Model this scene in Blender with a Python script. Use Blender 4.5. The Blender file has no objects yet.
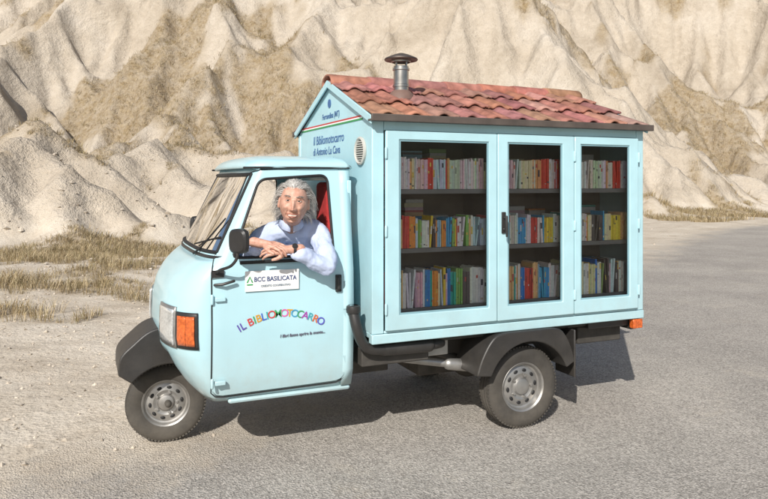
import bpy, math, random, time
import numpy as np
from mathutils import Vector, Matrix, Euler
random.seed(3); rng=np.random.default_rng(5)
T0=time.time()
scene=bpy.context.scene
R=math.radians
# ---------------------------------------------------------------- helpers
def link(o,parent=None):
    scene.collection.objects.link(o)
    if parent is not None: o.parent=parent
    return o
def empty(name,loc=(0,0,0)):
    e=bpy.data.objects.new(name,None); e.location=loc; e.empty_display_size=.2
    return link(e)
def material(name,col,rough=.5,metal=0,var=.08,vs=6,bump=0,bs=60,coat=0,attr=False,dust=None,spec=.5,stripes=False):
    m=bpy.data.materials.new(name); m.use_nodes=True
    n=m.node_tree.nodes; l=m.node_tree.links; b=n['Principled BSDF']
    tc=n.new('ShaderNodeTexCoord')
    nz=n.new('ShaderNodeTexNoise'); nz.inputs['Scale'].default_value=vs; nz.inputs['Detail'].default_value=3
    l.new(tc.outputs['Object'],nz.inputs['Vector'])
    mr=n.new('ShaderNodeMapRange'); mr.inputs[1].default_value=.3; mr.inputs[2].default_value=.7
    mr.inputs[3].default_value=1-var; mr.inputs[4].default_value=1+var
    l.new(nz.outputs['Fac'],mr.inputs[0])
    mul=n.new('ShaderNodeMix'); mul.data_type='RGBA'; mul.blend_type='MULTIPLY'; mul.inputs[0].default_value=1
    if attr:
        a=n.new('ShaderNodeAttribute'); a.attribute_name='col'; l.new(a.outputs['Color'],mul.inputs[6])
    else: mul.inputs[6].default_value=(*col,1)
    l.new(mr.outputs[0],mul.inputs[7])
    out=mul.outputs[2]
    if dust:
        g=n.new('ShaderNodeNewGeometry'); sp=n.new('ShaderNodeSeparateXYZ'); l.new(g.outputs['Position'],sp.inputs[0])
        z=n.new('ShaderNodeMapRange'); z.inputs[1].default_value=dust[0]; z.inputs[2].default_value=dust[1]
        z.inputs[3].default_value=dust[2]; z.inputs[4].default_value=dust[3]; l.new(sp.outputs['Z'],z.inputs[0])
        n2=n.new('ShaderNodeTexNoise'); n2.inputs['Scale'].default_value=9; n2.inputs['Detail'].default_value=5; n2.inputs['Roughness'].default_value=.7
        l.new(tc.outputs['Object'],n2.inputs['Vector'])
        mm=n.new('ShaderNodeMath'); mm.operation='MULTIPLY'; l.new(z.outputs[0],mm.inputs[0]); l.new(n2.outputs['Fac'],mm.inputs[1])
        mx=n.new('ShaderNodeMix'); mx.data_type='RGBA'; l.new(mm.outputs[0],mx.inputs[0]); l.new(out,mx.inputs[6]); mx.inputs[7].default_value=(.38,.33,.26,1)
        out=mx.outputs[2]
    if stripes:
        wv=n.new('ShaderNodeTexWave'); wv.inputs['Scale'].default_value=38; wv.bands_direction='X'; wv.inputs['Distortion'].default_value=.6
        l.new(tc.outputs['Object'],wv.inputs['Vector'])
        mx=n.new('ShaderNodeMix'); mx.data_type='RGBA'; 
        m2=n.new('ShaderNodeMath'); m2.operation='MULTIPLY'; m2.inputs[1].default_value=.35; l.new(wv.outputs['Fac'],m2.inputs[0])
        l.new(m2.outputs[0],mx.inputs[0]); l.new(out,mx.inputs[6]); mx.inputs[7].default_value=(.30,.39,.64,1); out=mx.outputs[2]
    l.new(out,b.inputs['Base Color'])
    r2=n.new('ShaderNodeMapRange'); r2.inputs[3].default_value=max(0,rough-.08); r2.inputs[4].default_value=min(1,rough+.1)
    l.new(nz.outputs['Fac'],r2.inputs[0]); l.new(r2.outputs[0],b.inputs['Roughness'])
    b.inputs['Metallic'].default_value=metal
    b.inputs['Coat Weight'].default_value=coat; b.inputs['Coat Roughness'].default_value=.08
    b.inputs['Specular IOR Level'].default_value=spec
    if bump:
        nb=n.new('ShaderNodeTexNoise'); nb.inputs['Scale'].default_value=bs; nb.inputs['Detail'].default_value=2
        l.new(tc.outputs['Object'],nb.inputs['Vector'])
        bp=n.new('ShaderNodeBump'); bp.inputs['Strength'].default_value=.6; bp.inputs['Distance'].default_value=bump
        l.new(nb.outputs['Fac'],bp.inputs['Height']); l.new(bp.outputs[0],b.inputs['Normal'])
    return m
def glass_mat(name,tint=(.85,.9,.9),refl=1.0):
    m=bpy.data.materials.new(name); m.use_nodes=True
    n=m.node_tree.nodes; l=m.node_tree.links; n.remove(n['Principled BSDF']); o=n['Material Output']
    t=n.new('ShaderNodeBsdfTransparent'); t.inputs[0].default_value=(*tint,1)
    g=n.new('ShaderNodeBsdfGlossy'); g.inputs['Roughness'].default_value=.02; g.inputs[0].default_value=(refl,refl,refl,1)
    f=n.new('ShaderNodeFresnel'); f.inputs[0].default_value=1.5
    mx=n.new('ShaderNodeMixShader'); l.new(f.outputs[0],mx.inputs[0]); l.new(t.outputs[0],mx.inputs[1]); l.new(g.outputs[0],mx.inputs[2])
    l.new(mx.outputs[0],o.inputs[0]); return m

class MB:
    def __init__(s): s.v=[];s.f=[];s.c=[]
    def add(s,vs,fs,col=(1,1,1),M=None):
        b=len(s.v)
        for p in vs:
            if M is not None: p=M@Vector(p)
            s.v.append((float(p[0]),float(p[1]),float(p[2])))
        for f in fs: s.f.append([int(b+i) for i in f]); s.c.append(col)
    def box(s,x0,x1,y0,y1,z0,z1,col=(1,1,1),M=None):
        vs=[(x,y,z) for x in(x0,x1) for y in(y0,y1) for z in(z0,z1)]
        s.add(vs,[(0,1,3,2),(4,6,7,5),(0,4,5,1),(2,3,7,6),(0,2,6,4),(1,5,7,3)],col,M)
    def tube(s,pts,rs,seg=12,cap=True,col=(1,1,1),M=None):
        pts=[Vector(p) for p in pts]
        if not hasattr(rs,'__len__'): rs=[rs]*len(pts)
        P=[];RR=[]
        if cap:
            d=(pts[0]-pts[1]).normalized(); 
            for a in (80,55,28): P.append(pts[0]+d*rs[0]*math.sin(R(a))); RR.append(rs[0]*math.cos(R(a)))
        P+=pts; RR+=list(rs)
        if cap:
            d=(pts[-1]-pts[-2]).normalized()
            for a in (28,55,80): P.append(pts[-1]+d*rs[-1]*math.sin(R(a))); RR.append(rs[-1]*math.cos(R(a)))
        vs=[];up=None
        for i,p in enumerate(P):
            t=(P[min(i+1,len(P)-1)]-P[max(i-1,0)]).normalized()
            if up is None:
                up=Vector((0,0,1)) if abs(t.z)<.9 else Vector((1,0,0))
            u=(up-t*up.dot(t)).normalized(); w=t.cross(u); up=u
            for k in range(seg):
                a=2*math.pi*k/seg; q=p+(u*math.cos(a)+w*math.sin(a))*RR[i]; vs.append(tuple(q))
        fs=[]
        for i in range(len(P)-1):
            for k in range(seg):
                k2=(k+1)%seg; fs.append((i*seg+k,i*seg+k2,(i+1)*seg+k2,(i+1)*seg+k))
        fs.append(tuple(range(seg))[::-1]); fs.append(tuple((len(P)-1)*seg+k for k in range(seg)))
        s.add(vs,fs,col,M)
    def ell(s,c,r,M=None,col=(1,1,1),nu=20,nv=12):
        vs=[];fs=[]
        for j in range(nv+1):
            ph=-math.pi/2+math.pi*j/nv
            for i in range(nu):
                th=2*math.pi*i/nu
                vs.append((c[0]+r[0]*math.cos(ph)*math.cos(th),c[1]+r[1]*math.cos(ph)*math.sin(th),c[2]+r[2]*math.sin(ph)))
        for j in range(nv):
            for i in range(nu):
                i2=(i+1)%nu; fs.append((j*nu+i,j*nu+i2,(j+1)*nu+i2,(j+1)*nu+i))
        s.add(vs,fs,col,M)
    def lathe(s,prof,c,axis='y',seg=48,col=(1,1,1),M=None):
        vs=[];fs=[]
        for r,h in prof:
            for k in range(seg):
                a=2*math.pi*k/seg; x=r*math.cos(a); z=r*math.sin(a)
                if axis=='y': vs.append((c[0]+x,c[1]+h,c[2]+z))
                elif axis=='z': vs.append((c[0]+x,c[1]-z,c[2]+h))
                else: vs.append((c[0]+h,c[1]+x,c[2]+z))
        for j in range(len(prof)-1):
            for k in range(seg):
                k2=(k+1)%seg; fs.append((j*seg+k,j*seg+k2,(j+1)*seg+k2,(j+1)*seg+k))
        s.add(vs,fs,col,M)
    def build(s,name,mat,parent=None,smooth=True,ang=35,bevel=0,solid=0,soff=0,subd=0,remesh=0,sm=0,bseg=2):
        me=bpy.data.meshes.new(name); me.from_pydata(s.v,[],s.f); me.update()
        if any(c!=(1,1,1) for c in s.c):
            a=me.color_attributes.new('col','FLOAT_COLOR','CORNER')
            tot=np.array([len(f) for f in s.f]); cc=np.ones((len(s.f),4),dtype=np.float32); cc[:,:3]=np.array(s.c)
            a.data.foreach_set('color',np.repeat(cc,tot,axis=0).ravel())
        me.materials.append(mat)
        if smooth:
            me.polygons.foreach_set('use_smooth',[True]*len(me.polygons))
            if not remesh: me.set_sharp_from_angle(angle=R(ang))
        o=bpy.data.objects.new(name,me); link(o,parent)
        if solid:
            q=o.modifiers.new('sol','SOLIDIFY'); q.thickness=solid; q.offset=soff
        if remesh:
            q=o.modifiers.new('rm','REMESH'); q.mode='VOXEL'; q.voxel_size=remesh; q.use_smooth_shade=True
            if sm:
                q=o.modifiers.new('sm','SMOOTH'); q.iterations=sm; q.factor=.5
        if bevel:
            q=o.modifiers.new('bev','BEVEL'); q.width=bevel; q.segments=bseg; q.limit_method='ANGLE'; q.angle_limit=R(40)
            q.harden_normals=False
        return o
def catmull(pts,n=8):
    pts=[Vector(p) for p in pts]; P=[2*pts[0]-pts[1]]+pts+[2*pts[-1]-pts[-2]]; out=[]
    for i in range(1,len(P)-2):
        for k in range(n):
            t=k/n; a,b,c,d=P[i-1],P[i],P[i+1],P[i+2]
            out.append(.5*((2*b)+(c-a)*t+(2*a-5*b+4*c-d)*t*t+(3*b-a-3*c+d)*t**3))
    out.append(pts[-1]); return out
def rpoly(pts,r,seg=6):
    out=[];n=len(pts)
    for i in range(n):
        p=Vector(pts[i]);a=Vector(pts[i-1]);b=Vector(pts[(i+1)%n])
        rr=r[i] if hasattr(r,'__len__') else r
        d1=min(rr,.48*(a-p).length); d2=min(rr,.48*(b-p).length)
        p1=p+(a-p).normalized()*d1; p2=p+(b-p).normalized()*d2
        for k in range(seg+1):
            t=k/seg; out.append(p1*(1-t)**2+p*2*t*(1-t)+p2*t*t)
    return out
def rays(poly,c,n):
    out=[];c=Vector(c)
    for k in range(n):
        a=2*math.pi*k/n; d=Vector((math.cos(a),math.sin(a))); best=None
        for i in range(len(poly)):
            p=poly[i];q=poly[(i+1)%len(poly)];e=q-p
            den=d.x*e.y-d.y*e.x
            if abs(den)<1e-12: continue
            w=p-c; t=(w.x*e.y-w.y*e.x)/den; u=(w.x*d.y-w.y*d.x)/den
            if t>0 and -1e-6<=u<=1+1e-6 and (best is None or t>best): best=t
        out.append(c+d*best)
    return out
# ---------------------------------------------------------------- noise
_tab=rng.random((256,256))
def vnoise(x,y,seed=0):
    x=x+seed*17.31; y=y+seed*9.77
    xi=np.floor(x).astype(int); yi=np.floor(y).astype(int); fx=x-xi; fy=y-yi
    fx=fx*fx*fx*(fx*(fx*6-15)+10); fy=fy*fy*fy*(fy*(fy*6-15)+10)
    a=_tab[xi%256,yi%256];b=_tab[(xi+1)%256,yi%256];c=_tab[xi%256,(yi+1)%256];d=_tab[(xi+1)%256,(yi+1)%256]
    return (a*(1-fx)+b*fx)*(1-fy)+(c*(1-fx)+d*fx)*fy
def fbm(x,y,wl,octv=4,seed=0,gain=.5):
    s=0;a=1;t=0
    for o in range(octv):
        ca,sa=math.cos(o*1.1),math.sin(o*1.1)
        s=s+a*vnoise((x*ca-y*sa)/wl,(x*sa+y*ca)/wl,seed+o*3); t+=a; a*=gain; wl*=.5
    return s/t
def sstep(a,b,x):
    t=np.clip((x-a)/(b-a),0,1); return t*t*(3-2*t)
# ---------------------------------------------------------------- camera + frame of reference of terrain
CX,CY,CH=-1.568,-4.56,1.61
rx,ry=.918,-.396; vx,vy=.396,.918
def st2w(s,t): return CX+s*rx+t*vx, CY+s*ry+t*vy
cam=bpy.data.cameras.new('camera'); camo=bpy.data.objects.new('camera',cam); link(camo)
camo.location=(CX,CY,CH); camo.rotation_euler=(R(90),0,-math.atan2(vx,vy))
cam.lens=700/768*36; cam.sensor_width=36; cam.shift_y=-67.5/768; cam.clip_end=2000; cam.clip_start=.05
scene.camera=camo
# ---------------------------------------------------------------- light
sd=Vector((.88,1.07,-1)).normalized()
sun=bpy.data.lights.new('sun','SUN'); sun.energy=5.0; sun.angle=R(.5); sun.color=(1,.95,.88)
so=bpy.data.objects.new('sun',sun); link(so); so.rotation_euler=sd.to_track_quat('-Z','Y').to_euler(); so.location=(-8,-10,12)
w=bpy.data.worlds.new('World'); scene.world=w; w.use_nodes=True
sky=w.node_tree.nodes.new('ShaderNodeTexSky'); sky.sky_type='NISHITA'; sky.sun_disc=False
sky.sun_elevation=math.asin(-sd.z); sky.sun_rotation=math.atan2(-sd.x,-sd.y); sky.dust_density=1.5
bg=w.node_tree.nodes['Background']; bg.inputs[1].default_value=.10
w.node_tree.links.new(sky.outputs[0],bg.inputs[0])
scene.view_settings.view_transform='Standard'; scene.view_settings.look='None'; scene.view_settings.exposure=0
# ---------------------------------------------------------------- terrain
road_t=[-40,2.5,4.5,6,10.5,17.5,24,29,34,42,60]
road_s=[-30,-3.1,-1.8,-.9,2.2,6.5,11,17,26,42,80]
def s_left(t): return np.interp(t,road_t,road_s)
def s_right(t): return np.interp(t,[-40,0,6,12,20,30,42,60],[-10,7,9,13,21,36,70,120])
ds=.3
Sg=np.arange(-52,62,ds); Tg=np.arange(10,100,ds)
SS,TT=np.meshgrid(Sg,Tg,indexing='ij'); ns,nt=SS.shape
tstart=np.interp(SS,[-66,-20,-6,0,4,8,12,18,26,42,78],[14,15,17,21,25,28,31,34,38,47,66])+4*(fbm(SS,TT,6,3,4)-.5)
tmain=np.interp(SS,[-66,-30,-20,-10,-2,6,12,20,78],[36,36,42,35,40,38,35,38,68])+14*(fbm(SS,TT,14,2,9)-.5)
hum=sstep(0,1.5,TT-tstart)*(.15+1.0*sstep(.42,.60,fbm(SS,TT,5,3,12)))
mainm=sstep(0,6,TT-tmain)
rock=.45+1.1*fbm(SS,TT,3.0,3,80)
U=np.maximum(hum*.42,mainm*(.45+1.6*sstep(.25,.75,fbm(SS,TT,15,3,20)))*(1+.9*sstep(55,85,TT)))*rock
U=np.where(TT-tstart<0,0,U)
Kn=.7+.6*fbm(SS,TT,5,3,90).ravel()
h=(U*1.5*rng.random(U.shape)+np.maximum(0,TT-tstart)*.2*U).ravel()
fixed=(U.ravel()<=0.001)
shifts=[(1,0,1),(-1,0,1),(0,1,1),(0,-1,1),(1,1,1.4142),(1,-1,1.4142),(-1,1,1.4142),(-1,-1,1.4142)]
idx=np.arange(ns*nt).reshape(ns,nt)
NST=44; mexp=.38; fl=fixed.tolist()
for it in range(NST):
    H=h.reshape(ns,nt).copy(); H+=.72*U*(.7+.6*rng.random(U.shape))
    P=np.pad(H,1,mode='edge'); lap=P[2:,1:-1]+P[:-2,1:-1]+P[1:-1,2:]+P[1:-1,:-2]-4*H
    H+=.025*lap*(U>0)
    P=np.pad(H,1,constant_values=1e9); best=np.zeros_like(H); rec=idx.copy(); dist=np.ones_like(H)*ds
    for a,b,d in shifts:
        sl=(H-P[1+a:1+a+ns,1+b:1+b+nt])/(d*ds); m=sl>best; best=np.where(m,sl,best)
        rec=np.where(m,idx+a*nt+b,rec); dist=np.where(m,d*ds,dist)
    hl=H.ravel().tolist(); order=np.argsort(H.ravel()).tolist(); rl=rec.ravel().tolist(); dl=dist.ravel()
    A=[ds*ds]*(ns*nt)
    for i in reversed(order):
        r_=rl[i]
        if r_!=i: A[r_]+=A[i]
    F=(.52*Kn*np.array(A)**mexp/dl).tolist(); mx=(1.3*dl*(.8+.5*rock.ravel()/1.0)).tolist()
    for i in order:
        r_=rl[i]
        if fl[i]: hl[i]=0.0
        elif r_!=i:
            q=(hl[i]+F[i]*hl[r_])/(1+F[i]); q2=hl[r_]+mx[i]
            hl[i]=q if q<q2 else q2
    h=np.array(hl)
Hs=h.reshape(ns,nt)
P=np.pad(Hs,1,mode='edge'); Hs=Hs+.12*(P[2:,1:-1]+P[:-2,1:-1]+P[1:-1,2:]+P[1:-1,:-2]-4*Hs)
Hs=Hs*(1+.3*sstep(50,90,TT))
print('EROSION',time.time()-T0,Hs.max())
logA=np.log(np.array(A)).reshape(ns,nt)
def bil(G,s,t):
    a=np.clip((s-Sg[0])/ds,0,ns-1.001); b=np.clip((t-Tg[0])/ds,0,nt-1.001)
    i=a.astype(int); j=b.astype(int); u=a-i; v=b-j
    return (G[i,j]*(1-u)+G[i+1,j]*u)*(1-v)+(G[i,j+1]*(1-u)+G[i+1,j+1]*u)*v
def terrain(s,t):
    s=np.asarray(s,float); t=np.asarray(t,float)
    z=bil(Hs,s,t)*(t>Tg[0]); 
    z=z+np.maximum(0,t-99)*.35*np.exp(-np.maximum(0,t-99)/200)
    hm=np.clip(z/1.0,0,1)
    z=z+hm*(.40*(fbm(s,t,2.6,4,31,.55)-.5)+.35*(fbm(s,t,.8,3,37,.6)-.5))
    off=np.maximum(s_left(t)-s, s-s_right(t))
    o=sstep(0,1.6,off)
    z=z+o*(.12*(fbm(s,t,3.5,3,41)-.45)+.07*(fbm(s,t,.7,3,44)-.5)) + sstep(1,9,off)*.35*(fbm(s,t,5,3,47)-.35)
    return z-.010
ss=np.concatenate([np.linspace(-500,-56,16),np.arange(-52,-36,.4),np.arange(-36,46,.2),np.arange(46,62,.4),np.linspace(66,500,18)])
tt=np.concatenate([-np.geomspace(400,2.5,24),np.arange(-2,10,.13),np.arange(10,62,.2),np.arange(62,100,.36),np.geomspace(102,600,22)])
GS,GT=np.meshgrid(ss,tt,indexing='ij'); GZ=terrain(GS,GT)
X,Y=st2w(GS,GT)
def grid_mesh(name,X,Y,Z,attrs,mat,smooth=True):
    n,m=X.shape; me=bpy.data.meshes.new(name)
    co=np.stack([X,Y,Z],-1).reshape(-1,3).astype(np.float32)
    i=np.arange(n*m).reshape(n,m)
    q=np.stack([i[:-1,:-1],i[1:,:-1],i[1:,1:],i[:-1,1:]],-1).reshape(-1,4)
    me.vertices.add(n*m); me.vertices.foreach_set('co',co.ravel())
    me.loops.add(q.size); me.loops.foreach_set('vertex_index',q.ravel().astype(np.int32))
    me.polygons.add(len(q)); me.polygons.foreach_set('loop_start',np.arange(0,q.size,4,dtype=np.int32))
    me.polygons.foreach_set('loop_total',np.full(len(q),4,dtype=np.int32))
    me.update(calc_edges=True); me.validate()
    if smooth: me.polygons.foreach_set('use_smooth',np.ones(len(q),dtype=bool))
    for k,v in attrs.items():
        a=me.attributes.new(k,'FLOAT','POINT'); a.data.foreach_set('value',v.ravel().astype(np.float32))
    me.materials.append(mat); o=bpy.data.objects.new(name,me); return link(o)
gx=np.gradient(GZ,axis=0)/np.gradient(GS,axis=0); gy=np.gradient(GZ,axis=1)/np.gradient(GT,axis=1)
slope=np.sqrt(gx**2+gy**2)
scrub=[(-4.7,10.6,1.3,.9),(-5.6,12.5,1.8,.9),(-3.5,12.8,1.2,.7),(-4.3,8.3,.7,.4),(-3.0,9.6,.5,.3),(-9,14.5,2.5,1.0),(-2.2,15.0,1.6,.6),(1.0,17,1.5,.6)]
def grass_mask(s,t,slope):
    u=s*.8+t*.6; v_=-s*.6+t*.8
    n1=fbm(u*.55,v_*1.3,9,3,61); n2=fbm(s,t,2.2,3,65)
    hz=bil(Hs,s,t)*(t>Tg[0])
    flat=1-sstep(.3,1.1,slope)
    g=sstep(.50,.565,n1*.60+n2*.40+.07*flat-.03+.055*sstep(0,2,hz)*(1-sstep(5,10,hz)))
    off=s_left(t)-s
    g=g*sstep(1.0,3.5,np.maximum(off,s-s_right(t)))
    v=sstep(1.5,3,off)*(s>3)*sstep(.38,.55,n2)*(1-sstep(5,9,off))*(t>20)
    n3=fbm(s,t,.8,3,68)
    for a,b_,ra,rb in scrub: v=np.maximum(v,np.exp(-(((s-a)/ra)**2+((t-b_)/rb)**2))*1.5*sstep(.38,.52,n3))
    return np.clip(np.maximum(g,v),0,1)
GR=grass_mask(GS,GT,slope)
def nodes_for(m):
    n=m.node_tree.nodes; l=m.node_tree.links; b=n['Principled BSDF']; tc=n.new('ShaderNodeTexCoord')
    def noise(sc,det=4,ro=.6,dis=0):
        q=n.new('ShaderNodeTexNoise'); q.inputs['Scale'].default_value=sc; q.inputs['Detail'].default_value=det; q.inputs['Roughness'].default_value=ro
        q.inputs['Distortion'].default_value=dis; l.new(tc.outputs['Object'],q.inputs['Vector']); return q.outputs['Fac']
    def ramp(f,p,c):
        q=n.new('ShaderNodeValToRGB'); e=q.color_ramp.elements
        e[0].position=p[0]; e[0].color=(*c[0],1); e[1].position=p[-1]; e[1].color=(*c[-1],1)
        for pp,cc in list(zip(p,c))[1:-1]:
            x=e.new(pp); x.color=(*cc,1)
        l.new(f,q.inputs[0]); return q.outputs[0]
    def mix(f,a,b_,bt='MIX'):
        q=n.new('ShaderNodeMix'); q.data_type='RGBA'; q.blend_type=bt
        if isinstance(f,float): q.inputs[0].default_value=f
        else: l.new(f,q.inputs[0])
        for s_,v in ((6,a),(7,b_)):
            if isinstance(v,tuple): q.inputs[s_].default_value=(*v,1)
            else: l.new(v,q.inputs[s_])
        return q.outputs[2]
    def math_(op,a,b_=None,c=None,clamp=False):
        q=n.new('ShaderNodeMath'); q.operation=op; q.use_clamp=clamp
        for i,v in enumerate((a,b_,c)):
            if v is None: continue
            if isinstance(v,(int,float)): q.inputs[i].default_value=v
            else: l.new(v,q.inputs[i])
        return q.outputs[0]
    def attr(k):
        q=n.new('ShaderNodeAttribute'); q.attribute_name=k; return q.outputs['Fac']
    def bump(hs):
        prev=None
        for hh,dist in hs:
            bp=n.new('ShaderNodeBump'); bp.inputs['Strength'].default_value=1; bp.inputs['Distance'].default_value=dist
            l.new(hh,bp.inputs['Height'])
            if prev: l.new(prev,bp.inputs['Normal'])
            prev=bp.outputs[0]
        l.new(prev,b.inputs['Normal'])
    fine=noise(38,2,.8)
    dirt=ramp(noise(.9,5,.72),[.3,.5,.7],[(.42,.355,.275),(.56,.495,.405),(.65,.59,.50)])
    dirt=mix(.8,dirt,ramp(fine,[.3,.5,.7],[(.66,.64,.61),(1,1,1),(1.10,1.10,1.09)]),'MULTIPLY')
    return noise,ramp,mix,math_,attr,bump,dirt,fine,b,n,l,tc
gm=bpy.data.materials.new('clay_ground'); gm.use_nodes=True
noise,ramp,mix,math_,attr,bump,dirt,fine,b,n,l,tc=nodes_for(gm)
n2=noise(1.7,5,.75)
clay=ramp(noise(.13,5,.65,.4),[.3,.48,.68],[(.39,.335,.265),(.50,.44,.36),(.56,.505,.43)])
clay=mix(.6,clay,ramp(n2,[.3,.7],[(.76,.73,.69),(1.12,1.12,1.12)]),'MULTIPLY')
wash=mix(attr('flow'),clay,(.35,.295,.225))
hl_=attr('hill'); base=mix(hl_,dirt,wash)
gcol=ramp(noise(5,3,.75),[.25,.5,.75],[(.16,.11,.055),(.27,.20,.11),(.40,.32,.20)])
gf=math_('MULTIPLY',math_('MULTIPLY_ADD',n2,2.2,-.45,True),attr('grass'),None,True)
l.new(mix(gf,base,gcol),b.inputs['Base Color']); b.inputs['Roughness'].default_value=.95; b.inputs['Specular IOR Level'].default_value=.15
bump([(math_('MULTIPLY',n2,math_('MULTIPLY_ADD',hl_,.80,.20)),.26),(fine,.010)])
flow=sstep(2.5,6.0,bil(logA,GS,GT))*(GT>12)*.7
ground=grid_mesh('ground',X,Y,GZ,{'hill':sstep(.2,1.2,GZ),'grass':GR,'flow':flow},gm)
rt=np.concatenate([-np.geomspace(30,1,20),np.arange(0,30,.2),np.linspace(30.5,58,50)]); ru=np.concatenate([np.linspace(0,.2,24),np.linspace(.23,1,36)])
RT,RU=np.meshgrid(rt,ru,indexing='ij'); RS=s_left(RT)+(s_right(RT)-s_left(RT))*RU
RX,RY=st2w(RS,RT); dl_=np.minimum(RS-s_left(RT),s_right(RT)-RS)
rm=bpy.data.materials.new('dusty_asphalt'); rm.use_nodes=True
noise,ramp,mix,math_,attr,bump,dirt,fine,b,n,l,tc=nodes_for(rm)
vo=n.new('ShaderNodeTexVoronoi'); vo.inputs['Scale'].default_value=95; l.new(tc.outputs['Object'],vo.inputs['Vector'])
bwv=n.new('ShaderNodeRGBToBW'); l.new(vo.outputs['Color'],bwv.inputs[0])
agg=ramp(bwv.outputs[0],[.1,.5,.9],[(.235,.22,.20),(.365,.345,.315),(.51,.48,.44)])
asp=mix(.9,agg,ramp(noise(.55,6,.72),[.3,.7],[(.78,.77,.76),(1.20,1.18,1.15)]),'MULTIPLY')
er=n.new('ShaderNodeMapRange'); er.inputs[1].default_value=.15; er.inputs[2].default_value=.85
l.new(math_('ADD',math_('MULTIPLY_ADD',noise(1.3,6,.75),2.2,-1.1),attr('edge')),er.inputs[0])
l.new(mix(er.outputs[0],dirt,asp),b.inputs['Base Color']); b.inputs['Roughness'].default_value=.9; b.inputs['Specular IOR Level'].default_value=.2
bump([(fine,.006),(vo.outputs['Distance'],.006)])
road=grid_mesh('road',RX,RY,np.zeros_like(RX),{'edge':np.clip(dl_/1.5,0,1)},rm)
# dry grass : one mesh of blades
def blades(name,N,smin,smax,tmin,tmax,hmin,hmax,nb,wd,mat,thr=.5,spread=.12,use=None):
    s=rng.uniform(smin,smax,N); t=rng.uniform(tmin,tmax,N)
    e=.3; z=terrain(s,t); sl=np.hypot((terrain(s+e,t)-z)/e,(terrain(s,t+e)-z)/e)
    g=grass_mask(s,t,sl); keep=(g+rng.uniform(-.3,.3,N)>thr); s=s[keep];t=t[keep];z=z[keep]
    n_=len(s); hs=rng.uniform(hmin,hmax,n_)*(.6+.8*fbm(s,t,1.5,2,70))
    s=np.repeat(s,nb);t=np.repeat(t,nb);z=np.repeat(z,nb);hs=np.repeat(hs,nb); k=len(s)
    a=rng.uniform(0,6.283,k); rr=rng.uniform(0,1,k)**.7*spread*hs/hmax; bs=s+rr*np.cos(a); bt=t+rr*np.sin(a)
    ht=hs*rng.uniform(.5,1.1,k); lean=ht*rng.uniform(.25,1.1,k); a2=a+rng.normal(0,.5,k)
    px=-np.sin(a2+rng.uniform(-.8,.8,k))*wd; py=np.cos(a2)*wd
    x0,y0=st2w(bs,bt)
    v=np.empty((k,5,3)); dx=np.cos(a2)*lean; dy=np.sin(a2)*lean
    v[:,0]=np.stack([x0-px,y0-py,z-.02],-1); v[:,1]=np.stack([x0+px,y0+py,z-.02],-1)
    v[:,2]=np.stack([x0+dx*.4+px*.8,y0+dy*.4+py*.8,z+ht*.62],-1); v[:,3]=np.stack([x0+dx*.4-px*.8,y0+dy*.4-py*.8,z+ht*.62],-1)
    v[:,4]=np.stack([x0+dx,y0+dy,z+ht*.95],-1)
    return v
def blade_obj(name,vs,mat):
    v=np.concatenate(vs); k=len(v); me=bpy.data.meshes.new(name); me.vertices.add(k*5); me.vertices.foreach_set('co',v.astype(np.float32).ravel())
    base=(np.arange(k)*5)[:,None]; li=np.concatenate([base+np.array([0,1,2,3]),base+np.array([3,2,4])],1).ravel()
    me.loops.add(len(li)); me.loops.foreach_set('vertex_index',li.astype(np.int32))
    st=np.stack([np.arange(k)*7,np.arange(k)*7+4],1).ravel(); to=np.tile([4,3],k)
    me.polygons.add(2*k); me.polygons.foreach_set('loop_start',st.astype(np.int32)); me.polygons.foreach_set('loop_total',to.astype(np.int32))
    me.update(calc_edges=True)
    a=me.attributes.new('col','FLOAT_COLOR','POINT'); pal=np.array([(.40,.32,.19),(.33,.25,.14),(.47,.39,.26),(.27,.20,.11),(.24,.20,.10)])
    c=np.ones((k,5,4)); c[:,:,:3]=(pal[rng.integers(0,5,k)]*rng.uniform(.8,1.2,(k,1)))[:,None,:]
    a.data.foreach_set('color',c.astype(np.float32).ravel())
    me.materials.append(mat); return link(bpy.data.objects.new(name,me))
grass_m=material('dry_grass_straw',(1,1,1),.8,attr=True,var=.15,vs=3,spec=.2)
gv=[blades('a',14000,-12,2,5,17.5,.07,.20,14,.003,grass_m,.45,.15),
    blades('b',16000,-26,8,15,34,.08,.24,12,.006,grass_m,.5,.22),
    blades('c',20000,-36,36,28,62,.10,.30,8,.010,grass_m,.55,.3),
    blades('d',8000,4,26,19,38,.10,.26,12,.007,grass_m,.5,.22)]
blade_obj('dry_grass',gv,grass_m)
# gravel
def stones(N,smin,smax,tmin,tmax,r0,r1,f):
    base=np.array([(1,0,0),(-1,0,0),(0,1,0),(0,-1,0),(0,0,1),(0,0,-1)],float)
    fa=np.array([(0,2,4),(2,1,4),(1,3,4),(3,0,4),(2,0,5),(1,2,5),(3,1,5),(0,3,5)])
    s=rng.uniform(smin,smax,N);t=rng.uniform(tmin,tmax,N); off=s_left(t)-s
    k=f(off)>rng.random(N); s=s[k];t=t[k]; z=np.maximum(terrain(s,t),np.where(s_left(t)-s<0,0,-1)); x,y=st2w(s,t)
    r=r0+(r1-r0)*rng.random(len(s))**5
    v=base[None]*rng.uniform(.55,1.15,(len(s),6,3))*r[:,None,None]*np.array([1,1,.6]); v+=rng.normal(0,.18,v.shape)*r[:,None,None]
    v+=np.stack([x,y,z+r*.15],-1)[:,None]
    return v,fa
sv=[];
for a in [(14000,-9,0,2.5,14,.004,.028,lambda o:np.clip(.5+.5*o,0.0,1)),(5000,-4,5,1.8,9,.0025,.010,lambda o:np.exp(-np.maximum(0,-o)/.5)),(5000,-22,-2,12,30,.01,.11,lambda o:(o>1)*.8),(1200,6,20,15,32,.010,.04,lambda o:(o>-.2)*1.)]:
    v,fa=stones(*a); sv.append(v)
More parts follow.
